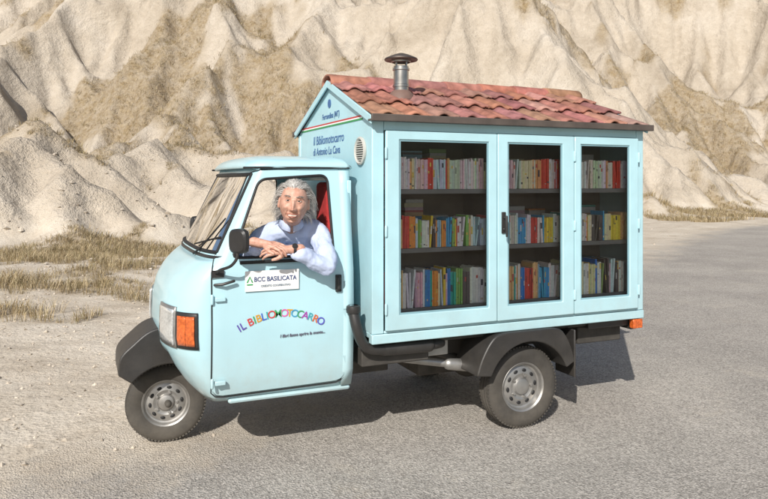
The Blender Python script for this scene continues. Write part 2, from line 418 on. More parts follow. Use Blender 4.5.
sv=np.concatenate(sv); k=len(sv)
me=bpy.data.meshes.new('gravel'); me.from_pydata(sv.reshape(-1,3).tolist(),[],(fa[None]+(np.arange(k)*6)[:,None,None]).reshape(-1,3).tolist())
me.materials.append(material('gravel_stone',(.47,.41,.335),.9,var=.35,vs=9,spec=.2)); link(bpy.data.objects.new('gravel',me))
print('TERRAIN',time.time()-T0)
# ================================================================= VEHICLE
V=empty('three_wheeled_library_truck')
PAINT=(.43,.675,.745)
paint=material('pale_blue_paint',PAINT,.30,var=.035,vs=3,coat=.4,bump=.0006,bs=8,dust=(.35,.75,.75,.10))
paint2=material('pale_blue_cabinet_paint',(.41,.655,.725),.42,var=.06,vs=5,coat=.12,bump=.0012,bs=30,dust=(.6,1.1,.45,.12))
black=material('black_plastic',(.018,.018,.019),.45,var=.25,vs=8,bump=.0008,bs=120,dust=(.1,.8,.20,.04))
rubber=material('tyre_rubber',(.024,.023,.022),.8,var=.3,vs=12,bump=.001,bs=150,dust=(0,.6,.35,.10))
seal=material('black_rubber_seal',(.012,.012,.013),.6)
steel=material('grey_steel',(.36,.36,.355),.42,metal=.75,var=.2,vs=14,dust=(0,.6,.45,.25))
chrome=material('stainless_steel',(.5,.5,.49),.28,metal=1,var=.12,vs=10)
under=material('dark_chassis',(.026,.025,.024),.75,var=.4,vs=9,dust=(.1,.7,.30,.10))
brown=material('dark_brown_gutter',(.085,.068,.058),.5,var=.3,vs=7)
glass=glass_mat('clear_glass',(.975,.985,.98),.55)
wglass=glass_mat('windscreen_glass',(.24,.28,.29),1.0)
zt=[.38,.42,.5,.8,1.1,1.18,1.70]; wt=[.60,.628,.648,.665,.657,.645,.572]
xft=([.38,.45,.55,.65,.75,.9,1.0,1.08,1.14,1.18,1.70],[-.95,-1.02,-1.09,-1.14,-1.155,-1.150,-1.125,-1.075,-1.015,-.955,-.685])
xct=([.38,1.08,1.18,1.70],[-.82,-.85,-.80,-.585])
NE=2.9
def Wz(z): return float(np.interp(z,zt,wt))
def xf(z): return float(np.interp(z,*xft))
def xc(z): return float(np.interp(z,*xct))
def yside(x,z,off=0):
    W_=Wz(z); c=xc(z); f=xf(z)
    if x<c:
        r_=min(.995,(c-x)/(c-f)); W_*= (1-r_**NE)**(1/NE)
    return -(W_+off)
def S(phi,z,off=0):
    a=R(phi); W_=Wz(z)+off; c=xc(z); f=xf(z)-off
    return (c-(c-f)*abs(math.cos(a))**(2/NE), math.copysign(abs(math.sin(a))**(2/NE),phi)*W_, z)
# lower shell
mb=MB(); zs=list(np.linspace(.38,1.18,30)); cols=[]
phs=list(np.linspace(-90,90,61))
for z in zs:
    row=[]
    for k in range(6): x=-.09+(xc(z)+.09)*k/6; row.append((x,-Wz(z)+.010,z))
    row+= [S(p,z,-.010*min(1,max(0,(abs(p)-70)/15))) for p in phs]
    for k in range(5,-1,-1): x=-.09+(xc(z)+.09)*k/6; row.append((x,Wz(z)-.010,z))
    cols.append(row)
m_=len(cols[0]); vs=[p for r_ in cols for p in r_]; fs=[]
for j in range(len(zs)-1):
    for i in range(m_-1):
        c=cols[j][i]
        if zs[j]<.62 and c[0]<-.9 and abs(c[1])<.36: continue
        fs.append((j*m_+i,j*m_+i+1,(j+1)*m_+i+1,(j+1)*m_+i))
mb.add(vs,fs); mb.build('cab_shell',paint,V,solid=.012,soff=1,ang=50)
mb=MB(); row=[S(p,1.178) for p in np.linspace(-88,88,41)]; vs=row+[(-.66,p[1]*.97,1.16) for p in row]
mb.add(vs,[(i,i+1,41+i+1,41+i) for i in range(40)]); mb.build('dashboard_top',black,V,solid=.02,soff=-1)
# doors (near and far)
outer=rpoly([(-.912,.412),(-.912,1.13),(-.668,1.675),(-.135,1.695),(-.128,.425)],[.05,.06,.05,.05,.07],8)
inner=rpoly([(-.80,1.188),(-.635,1.625),(-.225,1.652),(-.205,1.178)],[.035,.05,.05,.045],8)
NR=220; co=(-.47,1.40); o_=rays(outer,co,NR); i_=rays(inner,co,NR)
for sgn,nm in ((1,'driver_door'),(-1,'passenger_door')):
    mb=MB(); K=16; vs=[]; fs=[]
    for k in range(K+1):
        for a in range(NR):
            t=min(1,k/(K-1)) if k<K else 1; t=t*.985 if k<K else 1
            p=i_[a].lerp(o_[a],t); e=.006 if k<K else -.008
            vs.append((p.x,sgn*yside(p.x,p.y,e),p.y))
    for k in range(K):
        for a in range(NR):
            a2=(a+1)%NR; q=(k*NR+a,k*NR+a2,(k+1)*NR+a2,(k+1)*NR+a); fs.append(q[::-1] if sgn>0 else q)
    mb.add(vs,fs); mb.build(nm,paint,V,solid=.022,soff=-1,ang=28)
    mb=MB(); lp=[Vector((p.x,sgn*yside(p.x,p.y,.006),p.y)) for p in i_]; lp.append(lp[0]); lp.append(lp[1])
    mb.tube(lp,.008,8,False); mb.build(nm+'_window_seal',seal,V)
    mb=MB(); c_=Vector(co); lp=[]
    for p in o_:
        d=(p-c_).normalized(); q=p+d*.003; lp.append(Vector((q.x,sgn*yside(q.x,q.y,-.002),q.y)))
    lp.append(lp[0]); mb.tube(lp,.0042,6,False); mb.build(nm+'_shut_line',seal,V)
# rear cab pillar + wall
mb=MB()
for sgn in (1,-1):
    zz=np.linspace(.40,1.70,14)
    vs=[];
    for z in zz: vs+=[(-.150,-sgn*(Wz(z)-.004),z),(-.085,-sgn*(Wz(z)-.004),z)]
    mb.add(vs,[(2*k,2*k+1,2*k+3,2*k+2) if sgn>0 else (2*k,2*k+2,2*k+3,2*k+1) for k in range(13)])
mb.build('rear_pillars',paint,V,solid=.02,soff=0)
mb=MB(); mb.box(-.10,-.075,-.60,.60,.42,1.19); mb.box(-.10,-.075,-.60,-.40,1.19,1.62); mb.box(-.10,-.075,.40,.60,1.19,1.62); mb.box(-.10,-.075,-.57,.57,1.62,1.70)
mb.build('cab_rear_wall',paint,V,bevel=.004)
# windscreen
mb=MB(); zz=np.linspace(1.215,1.655,10); pp=np.linspace(-63,63,41); vs=[S(p,z,-.004) for z in zz for p in pp]
mb.add(vs,[(j*41+i,j*41+i+1,(j+1)*41+i+1,(j+1)*41+i) for j in range(9) for i in range(40)]); mb.build('windscreen',wglass,V)
def patch(mb,p0,p1,z0,z1,off,n1=14,n2=10):
    zz=np.linspace(z0,z1,n2); pp=np.linspace(p0,p1,n1); vs=[S(p,z,off) for z in zz for p in pp]
    mb.add(vs,[(j*n1+i,j*n1+i+1,(j+1)*n1+i+1,(j+1)*n1+i) for j in range(n2-1) for i in range(n1-1)])
mb=MB(); patch(mb,-78,-63,1.178,1.70,.001); patch(mb,63,78,1.178,1.70,.001); patch(mb,-63,63,1.178,1.215,.001,40,3); patch(mb,-63,63,1.655,1.70,.001,40,3)
mb.build('windscreen_frame',paint,V,solid=.02,soff=1)
mb=MB(); lp=[S(p,1.215,.002) for p in np.linspace(-63,63,40)]+[S(63,z,.002) for z in np.linspace(1.215,1.655,12)][1:]+[S(p,1.655,.002) for p in np.linspace(63,-63,40)][1:]+[S(-63,z,.002) for z in np.linspace(1.655,1.215,12)][1:]
mb.tube(lp,.011,8,False); mb.tube([S(-20,1.19,.02),S(-28,1.22,.02),S(-50,1.40,.012)],[.008,.006,.005],6)
mb.tube([S(-10,1.235,.014),S(-58,1.30,.012)],.005,6)
mb.build('windscreen_seal',seal,V)
# roof
mb=MB(); nx,ny=30,41; vs=[];xa,xb=-.725,-.07
for i in range(nx):
    ti=i/(nx-1); x=xa+(xb-xa)*ti**1.5
    t=max(0,min(1,(x-xa)/.22)); fx=(1-(1-t)**2.6)**.5
    t2=max(0,min(1,(xb-x)/.05)); fx*= (1-(1-t2)**2.6)**.5*.6+.4
    hw=.588*(1-.10*(1-t)**3)
    for j in range(ny):
        v=-1+2*j/(ny-1); v=math.copysign(abs(v)**.7,v)
        hh=max(0,1-abs(v)**5)**.5
        vs.append((x+ .035*v*v*(1-t),v*hw,1.690+.075*hh*fx))
mb.add(vs,[(i*ny+j,(i+1)*ny+j,(i+1)*ny+j+1,i*ny+j+1) for i in range(nx-1) for j in range(ny-1)])
mb.build('cab_roof',paint,V,solid=.014,soff=0,ang=60)
mb=MB()
for sg in (1,-1): mb.tube([(-.71,-.53*sg,1.693),(-.66,-.585*sg,1.693),(-.4,-.589*sg,1.694),(-.085,-.587*sg,1.694)],.006,8)
mb.build('roof_gutter_seam',seal,V)
# head lamp + indicator
orange=material('amber_lens',(.55,.11,.02),.15,var=.35,vs=60,coat=1); lens=material('headlamp_lens',(.62,.64,.64),.1,metal=.4,var=.25,vs=80,coat=1)
red=material('red_lens',(.55,.02,.01),.2,coat=1)
for sg in (1,-1):
    mb=MB(); patch(mb,-71*sg,-46*sg,.690,.892,.006); mb.build('indicator_bezel' ,black,V,solid=.008,soff=0)
    mb=MB(); patch(mb,-68*sg,-59.3*sg,.71,.872,.014); patch(mb,-58.7*sg,-49*sg,.71,.872,.014); mb.build('indicator_lens',orange,V,solid=.010,soff=0)
    mb=MB(); patch(mb,-45*sg,-18*sg,.685,.915,.006); mb.build('headlamp_bezel',steel,V,solid=.010,soff=0)
    mb=MB(); patch(mb,-43*sg,-20*sg,.70,.90,.014); mb.build('headlamp_lens',lens,V,solid=.010,soff=0)
mb2=MB()
for sg in(1,-1): mb2.tube([(-.10,-sg*.598,.378),(-.8,-sg*.598,.378)],.015,8)
mb2.build('sill_trim',paint,V)
mb=MB()
for z in (.505,.965):
    mb.box(-.90,-.842,-.684,-.664,z-.012,z+.012); mb.tube([(-.915,-.674,z-.02),(-.915,-.674,z+.02)],.009,10)
mb.build('door_hinges',paint,V,bevel=.004)
mb=MB(); mb.tube([(-.185,-.685,1.045),(-.185,-.69,.99)],.012,8); mb.box(-.20,-.165,-.682,-.662,.965,1.065); mb.build('door_handle',black,V,bevel=.004)
mb=MB(); mb.box(-.76,-.24,-.664,-.650,1.150,1.168); mb.build('door_waist_trim',seal,V,bevel=.003)
# mirrors
for sg in (1,-1):
    mb=MB(); mb.tube(catmull([(-.895,-.665*sg,1.105),(-.88,-.71*sg,1.13),(-.83,-.755*sg,1.155),(-.80,-.775*sg,1.20),(-.795,-.775*sg,1.26)],6),.0085,8)
    mb.box(-.92,-.85,-.668*sg-.006,-.668*sg+.006,1.085,1.125)
    mb.tube([(-.90,-.672*sg,1.045),(-.86,-.695*sg,1.05),(-.80,-.695*sg,1.065)],.008,8)
    mb.build('mirror_arm',black,V)
    mb=MB(); Mx=Matrix.Translation((-.79,-.775*sg,1.29))@Matrix.Rotation(R(38*sg),4,'Z')
    vs=[];n1=28
    for x,sc in ((-.022,.80),(-.012,.97),(.012,1.0),(.018,.93)):
        for k in range(n1):
            a=2*math.pi*k/n1; c_=math.cos(a);s_=math.sin(a)
            vs.append((x,math.copysign(abs(c_)**.6,c_)*.062*sc,math.copysign(abs(s_)**.6,s_)*.068*sc))
    fs=[(j*n1+k,j*n1+(k+1)%n1,(j+1)*n1+(k+1)%n1,(j+1)*n1+k) for j in range(3) for k in range(n1)]+[tuple(range(n1))[::-1],tuple(3*n1+k for k in range(n1))]
    mb.add(vs,fs,M=Mx); mb.build('mirror_housing',black,V)
    mb=MB(); mb.box(.0185,.021,-.052,.052,-.056,.056,M=Mx); mb.build('mirror_glass',chrome,V,bevel=.001)
# interior
redcloth=material('red_seat_cloth',(.42,.03,.03),.85,var=.2,vs=20,bump=.003,bs=60)
mb=MB(); mb.box(-.20,-.115,-.50,.50,.72,1.18); mb.box(-.20,-.125,-.52,-.28,1.28,1.61); mb.build('seat_back',redcloth,V,bevel=.03,bseg=4)
mb=MB(); mb.box(-.56,-.16,-.52,.52,.56,.71); mb.build('seat_cushion',redcloth,V,bevel=.03,bseg=4)
mb=MB(); mb.box(-.92,-.10,-.58,.58,.43,.46); mb.box(-.92,-.82,-.55,.55,.95,1.15); mb.tube([(-.84,-.22,.98),(-.72,-.22,1.12)],.022); mb.build('dashboard',black,V,bevel=.01)
mb=MB(); Mx=Matrix.Translation((-.70,-.22,1.14))@Matrix.Rotation(R(-45),4,'Y'); pts=[(math.cos(a)*.17,math.sin(a)*.17,0) for a in np.linspace(0,2*math.pi,33)]
mb.tube(pts,.012,8,False,M=Mx); 
for a in (0,2.1,4.2): mb.tube([(0,0,-.02),(math.cos(a)*.17,math.sin(a)*.17,0)],.01,6,M=Mx)
mb.build('steering_wheel',black,V)
# stickers and lettering
MATS={}
def text(name,body,loc,rot,size,col,parent=V,al='CENTER',shear=0,sx=1):
    c=bpy.data.curves.new(name,'FONT'); c.body=body; c.size=size; c.extrude=.0006; c.align_x=al; c.align_y='CENTER'; c.shear=shear; c.offset=.0006
    o=bpy.data.objects.new(name,c); link(o,parent); o.location=loc; o.rotation_euler=rot; o.scale=(sx,1,1)
    m=MATS.get(col)
    if not m:
        m=material('lettering_%d'%len(MATS),col,.5,var=.05); MATS[col]=m
    c.materials.append(m); return o
white=material('white_vinyl',(.78,.78,.77),.6,var=.03,spec=.2)
mb=MB(); mb.box(-.735,-.425,-.6765,-.6735,.998,1.112); mb.build('bank_sticker',white,V,smooth=False)
text('sticker_lettering','BCC BASILICATA',(-.562,-.6775,1.063),(R(90),0,0),.036,(.03,.06,.18),sx=.90)
text('sticker_small_lettering','CREDITO COOPERATIVO',(-.56,-.6775,1.025),(R(90),0,0),.015,(.2,.25,.3))
mb=MB(); mb.tube([(-.722,-.676,1.050),(-.708,-.676,1.08),(-.694,-.676,1.050)],.004,6); mb.tube([(-.722,-.676,1.036),(-.694,-.676,1.036)],.004,6); mb.build('sticker_logo',material('green_logo',(.02,.3,.08),.5),V)
word='IL BIBLIOMOTOCARRO'; wc=[(.10,.06,.35),(.10,.06,.35),0,(.55,.05,.05),(.05,.3,.1),(.6,.3,.02),(.05,.12,.5),(.03,.35,.35),(.55,.05,.05),(.05,.35,.12),(.65,.12,.35),(.65,.35,.02),(.05,.3,.5),(.05,.3,.12),(.35,.05,.35),(.05,.35,.4),(.6,.12,.03),(.08,.08,.45)]
wd={'I':.55,' ':.5,'M':1.3,'O':1.12,'L':.85,'B':.98,'T':.9,'C':1.0,'A':1.0,'R':1.0}
tot=sum(wd[c] for c in word); x=-.775; L=.50
for c,cc in zip(word,wc):
    st=L*wd[c]/tot; xx=x+st/2; x+=st
    if c==' ': continue
    z=.862-1.15*(xx+.525)**2; sl=-2.3*(xx+.525)
    text('title_letter',c,(xx,yside(xx,z,.0085)-.0003,z),(R(90),-math.atan(sl),0),.060,cc)
text('motto_lettering','I libri fanno aprire la mente...',(-.40,-.6715,.735),(R(90),R(-1),0),.023,(.12,.12,.16),shear=.2)
# mudguards
def arch(name,outer,cxz,ri,y0,y1,mat,a0,a1,N=40,bevel=.01):
    mb=MB(); op=[Vector(p) for p in outer]; L=[0]
    for a,b_ in zip(op,op[1:]): L.append(L[-1]+(b_-a).length)
    vs=[]
    for k in range(N+1):
        q=L[-1]*k/N; ox=np.interp(q,L,[p.x for p in op]); oz=np.interp(q,L,[p.y for p in op])
        a=R(a0+(a1-a0)*k/N); ix=cxz[0]+ri*math.cos(a); iz=cxz[1]+ri*math.sin(a)
        vs+=[(ox,y0,oz),(ix,y0,iz),(ix,y1,iz),(ox,y1,oz)]
    fs=[]
    for k in range(N):
        b0=4*k;b1=b0+4
        for i in range(4): j=(i+1)%4; fs.append((b0+i,b0+j,b1+j,b1+i))
    fs+=[(0,3,2,1),(4*N,4*N+1,4*N+2,4*N+3)]
    mb.add(vs,fs); return mb.build(name,mat,V,bevel=bevel,ang=40)
arch('front_mudguard',[(p.x,p.y) for p in catmull([(-1.375,.475,0),(-1.365,.575,0),(-1.30,.645,0),(-1.18,.73,0),(-1.0,.74,0),(-.80,.70,0),(-.78,.50,0)],8)],(-1.09,.245),.272,-.19,.19,black,140,20)
for sg in (1,-1):
    arch('rear_mudguard',[(p.x,p.y) for p in catmull([(.685,.40,0),(.72,.50,0),(.79,.61,0),(.87,.650,0),(1.08,.653,0),(1.29,.650,0),(1.36,.60,0),(1.41,.50,0),(1.43,.42,0)],6)],(1.08,.27),.312,-.80*sg,-.50*sg,black,158,22,bevel=.008)
# wheels
def wheel(name,c,r,wd_,M=None,sg=1):
    e=empty(name,(0,0,0)); e.parent=V; k=r/.27; w2=wd_/2
    mb=MB(); pr=[(.152*k,-w2*.75),(.165*k,-w2*.92),(.205*k,-w2*1.04),(.235*k,-w2*1.0),(.255*k,-w2*.86),(.266*k,-w2*.66),(.2685*k,-w2*.5),(.262*k,-w2*.46),(.262*k,-w2*.40),(.270*k,-w2*.36),(.270*k,-w2*.1),(.263*k,-w2*.07)]
    pr=pr+[(a,-b_) for a,b_ in reversed(pr)]
    mb.lathe(pr,c,'y',72,M=M)
    for q in range(70):
        a=2*math.pi*q/70
        for s1 in(-1,1):
            Mx=Matrix.Translation(c)@Matrix.Rotation(a+(.05 if s1>0 else 0),4,'Y')
            if M is not None: Mx=M@Mx
            mb.box(-.006,.006,s1*w2*.5,s1*w2*.82,.25*k,.2675*k,M=Mx)
    mb.build('tyre',rubber,e,ang=30)
    mb=MB(); s=-sg
    pr=[(.155*k,.80*w2),(.163*k,.86*w2),(.160*k,.92*w2),(.150*k,.80*w2),(.142*k,.45*w2),(.132*k,.40*w2),(.120*k,.50*w2),(.085*k,.60*w2),(.070*k,.50*w2),(.060*k,.50*w2),(.050*k,.72*w2),(.034*k,.80*w2),(.0*k,.82*w2)]
    mb.lathe([(a,s*b_) for a,b_ in pr],c,'y',64,M=M)
    for q in range(5):
        a=2*math.pi*q/5; mb.lathe([(.009,s*w2*.5),(.009,s*w2*.72),(0,s*w2*.74)],(c[0]+.072*k*math.cos(a),c[1],c[2]+.072*k*math.sin(a)),'y',8,M=M)
    mb.lathe([(.155*k,-.8*w2*s),(.14*k,-.1*s*w2),(0,-.1*s*w2)],c,'y',48,M=M)
    mb.build('rim',steel,e,ang=30)
    mb=MB()
    for q in range(10):
        a=2*math.pi*q/10+.2; Mx=Matrix.Translation((c[0],c[1]+s*w2*.565,c[2]))@Matrix.Rotation(a,4,'Y')
        if M is not None: Mx=M@Mx
        mb.ell((0,0,.106*k),(.017*k,.006,.011*k),M=Mx,nu=14,nv=8)
    mb.build('rim_slot_shade',seal,e)  # black ovals on the solid rim imitate the shade inside open slots
cw=(-1.085,0,.242)
wheel('front_wheel',cw,.242,.115,M=Matrix.Translation(cw)@Matrix.Rotation(R(-7),4,'Z')@Matrix.Translation(Vector(cw)*-1))
wheel('rear_wheel',(1.08,-.66,.27),.27,.135); wheel('rear_wheel',(1.08,.66,.27),.27,.135,sg=-1)
# chassis
mb=MB(); mb.box(-.9,2.0,-.42,-.34,.46,.60); mb.box(-.9,2.0,.34,.42,.46,.60)
for x in (.0,.5,1.4,1.95): mb.box(x,x+.04,-.34,.34,.48,.58)
mb.box(.0,2.02,-.68,.68,.615,.654); mb.tube([(1.08,-.60,.27),(1.08,.60,.27)],.045); mb.ell((1.08,0,.29),(.14,.13,.13)); mb.box(.55,.95,-.25,.2,.28,.56)
mb.tube([(.55,-.36,.50),(1.08,-.48,.29)],.03); mb.box(-.03,.42,-.66,-.43,.50,.61); mb.tube([(-1.08,.12,.25),(-1.0,.12,.7)],.03); mb.tube([(-1.08,.10,.242),(-1.08,-.08,.242)],.02)
mb.box(1.60,1.98,-.62,-.43,.48,.60); mb.box(-.05,.30,-.30,.20,.36,.46)
mb.build('chassis',under,V,bevel=.008)
mb=MB(); mb.tube(catmull([(-.10,-.70,.85),(-.09,-.72,.77),(-.06,-.72,.68),(-.01,-.71,.625),(.10,-.70,.605),(.38,-.69,.60),(.5,-.66,.60)],6),.032,14)
mb.lathe([(.0,0),(.04,0),(.044,.02),(.04,.04),(.03,.045)],(-.10,-.70,.84),'z',20)
mb.tube([(.10,-.69,.605),(.40,-.69,.60)],.042,14); mb.build('filler_hose',black,V)
mb=MB(); mb.tube([(.28,-.45,.48),(.62,-.55,.43)],.026,12); mb.tube([(.62,-.55,.43),(.80,-.56,.40)],.040,14); mb.tube([(.80,-.56,.40),(.95,-.40,.38)],.02)
mb.build('exhaust_pipe',steel,V)
mb=MB(); mb.box(.44,.60,-.58,-.44,.50,.60); mb.build('battery_box',material('off_white_plastic',(.42,.41,.38),.6,var=.2),V,bevel=.008)
mb=MB(); mb.box(1.62,1.975,-.71,-.63,.60,.650); mb.box(1.98,2.035,-.72,.72,.57,.650); mb.box(1.46,1.475,-.76,-.55,.30,.62); mb.build('rear_bumper',black,V,bevel=.01)
mb=MB(); mb.box(1.965,2.05,-.765,-.722,.585,.650); mb.build('tail_lamp_amber',orange,V,bevel=.006)
mb=MB(); mb.box(2.037,2.06,-.72,-.55,.585,.648); mb.box(2.037,2.06,.55,.72,.585,.648); mb.build('tail_lamp_red',red,V,bevel=.006)
# ---------------- cabinet
mb=MB(); mb.box(0,2.05,-.713,.713,.68,.712) ; mb.build('cabinet_floor',paint2,V,bevel=.004)
mb=MB()
for x0,x1 in ((0,.03),(2.02,2.05)):
    poly=[(-.742,.7125),(.742,.7125),(.742,1.985),(0,2.285),(-.742,1.985)]
    vs=[(x0,y,z) for y,z in poly]+[(x1,y,z) for y,z in poly]
    mb.add(vs,[(0,1,2,3,4),(9,8,7,6,5)]+[(i,i+5,(i+1)%5+5,(i+1)%5) for i in range(5)])
mb.build('gable_walls',paint2,V,bevel=.004)
mb=MB()
for sg in (1,-1):
    y0,y1=(-.762,-.715) if sg>0 else (.715,.762)
    mb.box(-.006,.070,y0,y1,.713,1.975); mb.box(1.992,2.056,y0,y1,.713,1.975)
    mb.box(.071,1.991,y0,y1,.713,.728); mb.box(.071,1.991,y0,y1,1.915,1.975)
    mb.box(-.008,2.058,y0-.006*(sg>0),y1+.006*(sg<0),.655,.7115)
mb.build('cabinet_frame',paint2,V,bevel=.005)
def frame(mb,x0,x1,z0,z1,a0,a1,b0,b1,yf,yb):
    o=[(x0,z0),(x1,z0),(x1,z1),(x0,z1)]; i=[(a0,b0),(a1,b0),(a1,b1),(a0,b1)]
    vs=[(x,y,z) for y in(yf,yb) for x,z in o+i]; fs=[]
    for k in range(4):
        j=(k+1)%4; fs+=[(k,j,4+j,4+k),(8+j,8+k,12+k,12+j),(j,k,8+k,8+j),(4+k,4+j,12+j,12+k)]
    mb.add(vs,fs)
doors=[(.074,.837,.16,.778),(.843,1.437,.918,1.345),(1.443,1.988,1.492,1.912)]
beadm=material('bead_blue',(.22,.38,.43),.5)
for sg in (1,-1):
    for d in doors:
        mb=MB(); frame(mb,d[0],d[1],.731,1.912,d[2],d[3],.822,1.862,-.788*sg,-.763*sg); mb.build('cabinet_door_frame',paint2,V,bevel=.005)
        mb=MB(); frame(mb,d[2]+.0005,d[3]-.0005,.8225,1.8615,d[2]+.010,d[3]-.010,.832,1.852,-.781*sg,-.768*sg); mb.build('glazing_bead',beadm,V)
        mb=MB(); mb.add([(d[2]+.004,-.7735*sg,.826),(d[3]-.004,-.7735*sg,.826),(d[3]-.004,-.7735*sg,1.858),(d[2]+.004,-.7735*sg,1.858)],[(0,1,2,3)]); mb.build('glass_pane',glass,V,smooth=False)
mb=MB()
for x in (.072,1.990,1.4405):
    for z in (.86,1.32,1.78): mb.tube([(x,-.790,z-.028),(x,-.790,z+.028)],.0085,10)
mb.build('door_hinge_pins',paint2,V)
mb=MB(); mb.box(.868,.896,-.798,-.787,1.285,1.42); mb.tube([(.882,-.797,1.385),(.882,-.825,1.385)],.008,8); mb.tube([(.882,-.826,1.39),(.882,-.828,1.27)],[.009,.007],8); mb.ell((.882,-.800,1.31),(.009,.006,.011))
mb.build('cabinet_door_handle',black,V,bevel=.002)
shelfm=material('grey_shelf_metal',(.20,.20,.195),.5,var=.15); inner=material('cabinet_inner_panel',(.15,.13,.105),.8,var=.25,vs=4)
mb=MB()
for z in (1.537,1.178): mb.box(.035,2.015,-.722,-.36,z,z+.028)
mb.build('shelves',shelfm,V,bevel=.002)
mb=MB(); mb.box(.031,2.019,-.355,-.34,.7125,1.96); mb.box(.031,2.019,-.71,.71,1.945,1.96)
for x in (.835,1.435):
    for za,zb_ in ((.8425,1.1775),(1.2065,1.5365),(1.5655,1.94)): mb.box(x,x+.014,-.71,-.356,za,zb_)
mb.build('cabinet_inner_panels',inner,V)
pal=[(.80,.78,.72),(.84,.82,.78),(.75,.07,.05),(.04,.24,.65),(.90,.68,.06),(.03,.45,.36),(.90,.33,.05),(.34,.65,.82),(.80,.50,.58),(.12,.10,.10),(.78,.80,.78),(.86,.80,.48),(.06,.42,.72),(.84,.82,.80),(.30,.55,.14),(.84,.84,.84),(.60,.78,.84),(.84,.84,.82),(.9,.55,.25)]
pastel=[(.84,.80,.72),(.86,.82,.80),(.86,.62,.64),(.64,.78,.86),(.86,.78,.50),(.80,.82,.80),(.75,.08,.05),(.88,.45,.18),(.64,.78,.60),(.82,.80,.84),(.84,.84,.82)]
bk=MB(); lab=MB()
rows=[(.843,.200,.240),(1.207,.165,.205),(1.566,.170,.200)]
mbx=MB(); mbx.box(.035,2.015,-.722,-.36,.818,.842); mbx.build('lower_shelf',shelfm,V,bevel=.002)
for bi,(xa,xb) in enumerate([(.075,.832),(.852,1.432),(1.452,2.010)]):
    for ri,(z0,h0,h1) in enumerate(rows):
        x=xa; run=0; pl=pastel if ri==2 else pal
        while x<xb-.012:
            if run<=0:
                run=random.choice([1,1,1,2,3,4,6]); hh=random.uniform(h0,h1)
                colr=random.choice(pl); wb=random.uniform(.006,.016)
            run-=1
            w_=min(wb*random.uniform(.85,1.15),xb-x); hb=hh*random.uniform(.97,1.0); c=tuple(min(.88,max(.02,q*random.uniform(.88,1.10))) for q in colr)
            yy=-.716+random.uniform(0,.010); an=random.choice([0]*14+[random.uniform(-.10,.14)])
            Mx=Matrix.Translation((x,yy,z0))@Matrix.Rotation(an,4,'Y'); 
            sh=hb*abs(math.sin(an)) if an else 0
            if x+w_+sh>xb: an=0;sh=0;Mx=Matrix.Translation((x,yy,z0))
            if an<0: Mx=Matrix.Translation((x+sh,yy,z0))@Matrix.Rotation(an,4,'Y')
            bk.box(0,w_-.0006,0,.13,0,hb,c,M=Mx)
            bk.box(.001,w_-.0016,.003,.128,hb,hb+.0006,(.75,.72,.62),M=Mx)
            if random.random()<.5:
                lc=random.choice([(.80,.79,.76),(.06,.06,.08),(.8,.6,.12),(.6,.1,.08),tuple(q*.5 for q in c)]); a=random.uniform(.35,.8)*hb
                lab.box(.0012,w_-.002,-.0006,.0,a,min(hb*.97,a+random.uniform(.006,.05)),lc,M=Mx)
            if random.random()<.25:
                a=random.uniform(.05,.2)*hb; lab.box(.0012,w_-.002,-.0006,.0,a,a+random.uniform(.004,.014),random.choice([(.8,.79,.76),(.1,.1,.1),(.6,.5,.4)]),M=Mx)
            x+=w_+sh
        x=xa+.02
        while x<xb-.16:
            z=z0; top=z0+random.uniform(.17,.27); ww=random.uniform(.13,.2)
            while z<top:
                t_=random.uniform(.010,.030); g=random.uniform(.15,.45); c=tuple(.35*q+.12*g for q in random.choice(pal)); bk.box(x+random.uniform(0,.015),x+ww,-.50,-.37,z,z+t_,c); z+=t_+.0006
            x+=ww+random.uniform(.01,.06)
bookm=material('book_covers',(1,1,1),.5,attr=True,var=.10,vs=60)
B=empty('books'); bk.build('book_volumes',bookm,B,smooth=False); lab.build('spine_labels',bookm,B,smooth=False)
# gable decorations
def gtext(n_,b_,y,z,s,c=(.05,.13,.30),al='CENTER'): text(n_,b_,(-.0015,y,z),(R(90),0,R(-90)),s,c,shear=.15,al=al)
gtext('gable_lettering','Il Bibliomotocarro',.06,1.905,.088); gtext('gable_lettering','di Antonio La Cava',.10,1.825,.075); gtext('gable_lettering','Maestro di strada',.14,1.755,.065)
gtext('gable_lettering','Ferrandina (MT)',.0,2.065,.055)
mb=MB(); mb.box(-.0035,-.001,-.60,.68,1.990,2.000); mb.build('green_stripe',material('green_vinyl',(.03,.28,.08),.5),V)
mb=MB(); mb.box(-.0035,-.001,-.60,.68,2.0005,2.009); mb.build('white_stripe',white,V)
mb=MB(); mb.box(-.0035,-.001,-.60,.68,2.0095,2.019); mb.build('red_stripe',material('red_vinyl',(.5,.03,.03),.5),V)
mb=MB(); mb.lathe([(0,-.004),(.03,-.004),(.03,0)],(-.001,.02,2.15),'x',20); mb.build('gable_emblem',MATS[(.05,.13,.30)],V)
mb=MB(); mb.lathe([(.085,0),(.087,-.012),(.076,-.018),(.067,-.010),(.067,0)],(-.001,-.575,1.80),'x',36)
for q in range(-4,5): zz=q*.014; ww=math.sqrt(.07**2-zz**2); mb.box(-.012,-.003,-.575-ww,-.575+ww,1.80+zz-.0035,1.80+zz+.0035)
mb.build('round_vent',material('vent_beige',(.50,.49,.45),.5,var=.1),V)
mb=MB(); mb.lathe([(0,-.002),(.068,-.002),(.068,0)],(-.001,-.575,1.80),'x',30); mb.build('vent_shade_disc',seal,V)  # flat black disc on the wall, painted shade behind the slats
